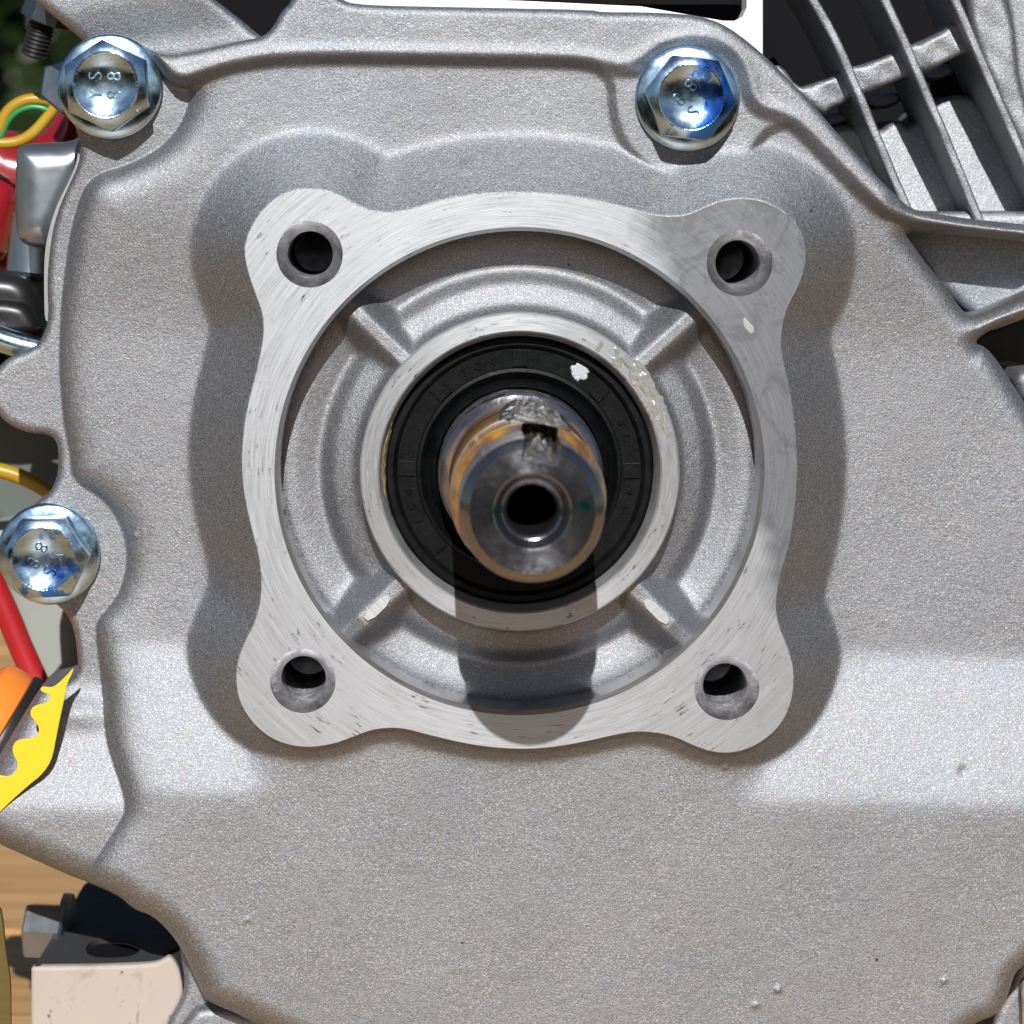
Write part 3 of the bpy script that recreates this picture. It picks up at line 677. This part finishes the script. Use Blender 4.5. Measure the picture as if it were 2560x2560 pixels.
for c_ in ((1085, 545), (1320, 455), (1570, 325)):
    x_, z_ = at(*uv('B', c_), -36)
    slab('cast_boss', [(x_+2.2*math.cos(k*.3927)*1.3, z_+1.3*math.sin(k*.3927)+.5*math.cos(k*.3927)) for k in range(16)], -41, -50, m_cast2, blk, R=.9, st=.3, n=1)
# pocket right of the cover between the two side ribs
slab('side_pocket', pts('B', -34, [(1200,960),(2250,960),(2250,1260),(1932,1410),(1720,1490),(1500,1300)]), -20.5, -50, m_cast2, blk, R=1, st=.8, n=0)
slab('side_shade', pts('Q', -36, [(1200,500),(1900,200),(1900,1300),(1600,1250)]), -46, -58, m_black, blk, R=1, st=.8, n=0)  # coloured black in place of the shadow beyond the second rib
slab('side_lug', pts('Q', -16, [(1500,735),(1800,715),(1800,1100),(1600,1000)]), -15, -40, m_cast2, blk, R=1.5, st=.5, n=1)
# lower castings seen under the cover
slab('block_skirt', pts('W', -15, [(1060,1085),(1080,1095),(1120,1120),(1180,1180),(1230,1290),(1252,1420),(1275,1560),(1240,1680),(1150,1830),(1100,2100),(2400,2100),(2400,1700),(1700,1300),(1300,1000)]), -15.5, -48, m_cast2, blk, R=1.2, st=.4, n=2)
slab('skirt_lug', pts('W', -20, [(1395,1610),(1300,1720),(1215,1840),(1150,2100),(2300,2100),(2200,1850),(1700,1650)]), -12.5, -40, m_cast2, blk, R=1.6, st=.4, n=1)
slab('block_skirt', pts('R', -22, [(1560,2100),(1600,1900),(1680,1760),(1720,1660),(1800,1500),(2100,1500),(2100,2100)]), -21, -45, m_cast2, blk, R=1.5, st=.5, n=1)
# silver bolt head at the bottom edge
x_, z_ = at(*uv('W', (1500, 2110)), -15)
lathe('skirt_bolt', [(7.5, -19), (7.5, -16.2), (7.1, -15.7), (5.5, -15.2), (5.2, -10), (4.8, -9.5), (.01, -9.7)], m_plate[0], eng, x_, z_, n=64)
# ---- mounting foot
zt = at(*uv('W', (240, 1428)), -17)[1]
top = [atz(*uv('W', p), zt) for p in [(235,1424),(350,1235),(470,1040),(575,862),(600,840),(800,830),(1300,1000),(1300,1250),(1168,1318),(1130,1370),(1080,1398),(1000,1408),(600,1418)]]
slot = chaikin([atz(*uv('W', p), zt) for p in [(590,1290),(640,1238),(760,1226),(880,1232),(960,1262),(975,1300),(930,1345),(800,1364),(660,1360),(600,1335)]], 2)
foot = filled('mounting_foot', [top, slot], zt, zt-.9, m_footshade, eng, bevel=.15, plane='XY')
filled('slot_shade', [circle_ for circle_ in [[(p[0]+(p[0]-slot[0][0])*0, p[1]) for p in slot]]], zt-.95, zt-2.5, m_shade, foot, plane='XY')  # dark sheet just under the slot paints the shade inside it
slab('foot_face', pts('W', -17.2, [(214,1445),(222,1432),(238,1427),(400,1424),(700,1420),(1000,1409),(1085,1398),(1130,1375),(1165,1352),(1205,1385),(1240,1455),(1262,1580),(1250,1650),(1210,1730),(1150,1830),(1120,2000),(1120,2700),(214,2700)]), -17, -18.7, m_foot, foot, R=.45, st=.35, n=1)
slab('mounting_foot', pts('R', -18, [(1738,1800),(1745,1760),(1765,1740),(1900,1740),(1900,2600),(1760,2600),(1742,1860)]), -17, -40, m_foot, eng, R=1.3, st=.4, n=1)
def prism(name, c, axis, r, L, n, mat, parent, rot=0, prof=None):
    """turned or hexagonal solid along axis from c"""
    bm = bmesh.new(); prof = prof or [(r*.9, 0), (r, .06*L), (r, .94*L), (r*.9, L)]
    rings = []
    for r_, s_ in prof:
        rings.append([bm.verts.new((r_*MM*math.cos(2*math.pi*k/n+rot), r_*MM*math.sin(2*math.pi*k/n+rot), s_*MM)) for k in range(n)])
    for a, b in zip(rings, rings[1:]):
        for k in range(n): bm.faces.new((a[k], a[(k+1) % n], b[(k+1) % n], b[k]))
    bm.faces.new(rings[0][::-1]); bm.faces.new(rings[-1])
    q = Vector(axis).normalized().to_track_quat('Z', 'Y').to_matrix().to_4x4()
    bm.transform(Matrix.Translation(W3(*c)) @ q)
    return bmobj(name, bm, mat, parent, True, 30)
# bolt beside the foot
x_, z_ = at(*uv('W', (440, 1240)), -34)
fb = prism('foot_bolt', (x_-.3, -40, z_-.2), (-1, .1, 0), 5.0, 6.6, 6, m_satin, eng, rot=.2)
prism('washer', (x_+.1, -44, z_+1.4), (-1, .1, 0.05), 3.9, 1.6, 48, m_satin, fb)

# ---- left side fittings
xg, zg = at(*uv('A', (235, 60)), -40)
ax = Vector((-.13, .25, -.72)).normalized()
nut = prism('adjusting_nut', (xg+1.2, -40, zg+1.6), (-.3, .1, -.8), 4.0, 3.6, 6, m_dsteel, eng, rot=.1)
x2, z2 = at(*uv('A', (225, 110)), -40)
prof = []; s_ = 0
while s_ < 6: prof += [(2.2, s_), (1.9, s_+.35)]; s_ += .7
prism('threaded_stud', (x2, -41, z2), (-.22, .2, -.8), 3.6, 12, 40, m_black, nut, prof=prof)
prism('clamp_bolt', at(*uv('A', (385, 470)), -30)[:1]+(-32,)+at(*uv('A', (385, 470)), -30)[1:], (-.2, -.9, .1), 4.6, 4, 6, m_dsteel, eng, rot=.4)
slab('governor_box', pts('A', -30, [(85,860),(92,800),(130,772),(250,765),(380,760),(425,735),(470,700),(520,900),(420,1100),(300,1330),(200,1332),(125,1310),(90,1260),(80,1150)]), -26, -60, m_satin, eng, R=4.2, st=.35, n=2)
slab('fan_shroud', pts('A', -75, [(-400,700),(60,690),(120,740),(200,725),(280,640),(335,500),(305,400),(345,285),(480,300),(480,900),(260,1300),(100,1500),(-400,1550)]), -70, -120, m_red, eng, R=7, st=.8, n=1)
slab('shroud_flange', pts('A', -62, [(-400,900),(-100,880),(120,1000),(60,1250),(20,1420),(-400,1500)]), -58, -75, m_red, eng, R=5, st=.6, n=2)
x_, z_ = at(*uv('A', (180, 1500)), -45)
prism('guide_tube', (x_, -48, z_), (.1, .1, 1), 5.0, 11, 48, m_satin, eng)
slab('switch_housing', pts('A', -40, [(-300,1440),(60,1460),(140,1490),(190,1540),(215,1620),(240,1720),(260,1850),(-300,1850)]), -36, -60, m_black, eng, R=3, st=.5, n=2)
slab('switch_cover', pts('A', -36, [(-300,1600),(120,1600),(200,1690),(230,1800),(-300,1860)]), -33, -50, m_black, eng, R=2, st=.5, n=2)
xa, za2 = at(*uv('A', (-60, 1800)), -30); xb, zb2 = at(*uv('A', (260, 1890)), -30)
tube('governor_rod', [W3(xa, -31, za2), W3((xa+xb)/2, -31, (za2+zb2)/2-.3), W3(xb, -31, zb2)], .0021, m_plate[0], eng)
slab('inner_panel', pts('L', -75, [(-80,-80),(320,-80),(420,400),(380,560),(-80,560)]), -72, -84, m_black2, eng, R=2, st=.8, n=1)
slab('side_panel', pts('L', -70, [(-60,500),(30,470),(300,440),(420,500),(420,1350),(240,1300),(190,1230),(130,1080),(90,960),(50,820),(30,640)]), -62, -80, m_grey, eng, R=3, st=.8, n=1)
# oil filler cap with its black seal
p1 = at(*uv('L', (190, 1238)), -26); dv = (-.505, -.863); c0 = (p1[0]+dv[0]*13.2, p1[1]+dv[1]*13.2)
axn = Vector((-.86, -.035, .50))
neck = prism('oil_filler_neck', (c0[0]+3.2, -27, c0[1]-1.9), tuple(axn), 10, 3.5, 64, m_satin, eng)
ring_ = prism('cap_seal', (c0[0]+.4, -26, c0[1]-.2), tuple(axn), 13.6, 2.2, 96, m_black, neck, prof=[(12.6, 0), (13.3, .3), (13.5, 1.0), (13.4, 1.6), (12.8, 1.9)])
prism('oil_filler_cap', (c0[0]-1.2, -26, c0[1]+.7), tuple(axn), 14.6, 14, 96, m_orange, eng, prof=[(12.9, 0), (13.1, .5), (13.1, 3.6), (12.6, 4.6), (11.6, 5.2), (11.2, 6), (10.8, 12), (9.6, 13.5), (.5, 14)])

# ================================================================== loose things
TG = pts('L', -9, [(355,1150),(320,1190),(272,1235),(245,1246),(212,1239),(198,1250),(208,1266),(250,1276),(243,1300),(220,1318),(182,1325),(156,1342),(153,1374),(172,1396),(186,1412),(195,1440),(186,1465),(160,1479),(120,1481),(86,1492),(70,1521),(76,1556),(92,1582),(95,1612),(80,1640),(50,1656),(20,1651),(0,1648),(-90,1700),(-90,1900),(0,1832),(60,1772),(150,1692),(200,1652),(235,1610),(257,1560),(272,1480),(292,1380),(312,1290),(324,1222),(348,1178)])
tg = filled('warning_tag', [chaikin(TG, 1)], -5.6, -6.2, m_yel, None, bevel=.08)
tag(tg, 'bright yellow plastic tag with scalloped edge tucked behind the orange oil cap', 'tag')
def P3(c, h, ps): return [W3(at(*uv(c, p), h)[0], h, at(*uv(c, p), h)[1]) for p in ps]
w = empty('earth_wire'); tag(w, 'yellow and green earth wire bent in a loop beside the red fan shroud', 'wire')
tube('wire_sleeve', P3('A', -52, [(-120,700),(-40,765),(40,772),(120,755),(190,705),(250,635),(292,585),(290,548),(240,532),(150,530),(75,562),(25,615),(5,680),(-30,740)]), .00095, m_wirey, w)
tube('green_stripe', [(p[0], p[1]-.0002, p[2]-.0008) for p in P3('A', -52, [(280,600),(262,565),(210,548),(150,548),(90,575),(45,620),(20,680),(-10,735)])], .0005, m_wireg, w)
yw = tube('yellow_wire', P3('L', -45, [(-120,235),(0,252),(70,272),(150,305),(215,345),(290,395),(360,470)]), .0013, m_wirey)
tag(yw, 'yellow wire running behind the cover just above the lowest left bolt', 'wire')
rc = tube('red_cable', P3('L', -55, [(-150,500),(-40,760),(40,930),(95,1070),(150,1190),(210,1320),(280,1460)]), .0021, m_redc)
tag(rc, 'thick dark red cable passing down behind the orange oil cap', 'cable')
# yellowish strap at the lower left corner
m_olive = plain('dull_yellow_webbing', (.10, .07, .009), .7, 0, 700, .4, .0003)
st = filled('webbing_strap', [chaikin(pts('W', -4, [(-200,900),(4,1000),(25,1130),(40,1290),(60,1420),(76,1530),(78,1822),(78,2000),(-200,2000)]), 1)], -3.4, -4.6, m_olive, None, bevel=.1)
tag(st, 'dull yellow strap hanging at the lower left corner in front of the table', 'strap')
# ---- table
tb = empty('wooden_table'); tag(tb, 'warm brown wooden table under the engine', 'table')
yy = -.34; k = 0
while yy < .62:
    wd = .118; bm = bmesh.new(); bmesh.ops.create_cube(bm, size=1)
    bmesh.ops.scale(bm, vec=(1.5, wd-.003, .028), verts=bm.verts); bmesh.ops.translate(bm, vec=(0, yy+wd/2, -.0141-.0002*(k % 3)), verts=bm.verts)
    bmesh.ops.bevel(bm, geom=bm.edges[:], offset=.0015, segments=2, affect='EDGES')
    bmobj('board', bm, m_wood, tb, True, 40); yy += wd; k += 1
for sx_ in (-.66, .66):
    for sy_ in (-.38, .54):
        bm = bmesh.new(); bmesh.ops.create_cube(bm, size=1); bmesh.ops.scale(bm, vec=(.06, .06, .70), verts=bm.verts)
        bmesh.ops.translate(bm, vec=(sx_, sy_, -.379), verts=bm.verts); bmobj('leg', bm, m_wood, tb, False)
# ---- garden
t = NT('lawn_soil'); n1 = t.noise(9, 5, .7); c = t.mixc(t.rng(n1, .35, .65), (.035, .06, .018), (.07, .09, .03))
m_lawn = t.set(color=c, rough=.9, normal=t.bump(t.noise(80, 3), .6, .02))
s_ = 60; lawn = link('lawn', mesh_py('lawn', [(-s_, -s_, -.73), (s_, -s_, -.73), (s_, s_, -.73), (-s_, s_, -.73)], [(0, 1, 2, 3)]), m_lawn)
tag(lawn, kind='structure')
m_leaf = plain('hedge_leaf', (.02, .034, .01), .45, var=.5, vscale=7)
m_stem = plain('hedge_stem', (.06, .04, .025), .8)
def hedge(label, y0, x0, x1, zt_, nleaf, seed):
    rg = np.random.default_rng(seed); root = empty('hedge', ((x0+x1)/2, y0, -.73)); tag(root, label, 'hedge', None)
    n = nleaf; c = np.stack([rg.uniform(x0, x1, n), y0+rg.normal(0, .22, n), rg.uniform(-.73, zt_, n)], 1)
    c[:, 2] += .12*np.sin(c[:, 0]*3.1)+.08*np.sin(c[:, 0]*7.7)
    a = rg.normal(size=(n, 3)); a /= np.linalg.norm(a, axis=1)[:, None]; b = np.cross(a, rg.normal(size=(n, 3))); b /= np.linalg.norm(b, axis=1)[:, None]
    L_ = rg.uniform(.04, .075, n)[:, None]
    V = np.stack([c-a*L_, c-b*L_*.45, c+a*L_, c+b*L_*.45], 1).reshape(-1, 3)-np.array([(x0+x1)/2, y0, -.73])
    o = link('foliage', mesh_np('foliage', V, np.arange(4*n).reshape(-1, 4), smooth=False), m_leaf, root); o['kind'] = 'stuff'
    bm = bmesh.new()
    for k in range(14):
        q = Matrix.Translation((x0+(x1-x0)*(k+.5)/14-(x0+x1)/2, 0, .4))
        bmesh.ops.create_cone(bm, cap_ends=True, segments=8, radius1=.03, radius2=.015, depth=.8, matrix=q)
    bmobj('stems', bm, m_stem, root)['kind'] = 'stuff'
hedge('dark green hedge across the lawn behind the engine', 3.2, -3.2, 2.6, .9, 26000, 1)
hedge('unseen hedge added behind the camera to darken the horizon mirrored in the bolts', -3.0, -4.2, 4.2, .32, 30000, 2)  # added out of view to block bright horizon sky and darken reflections
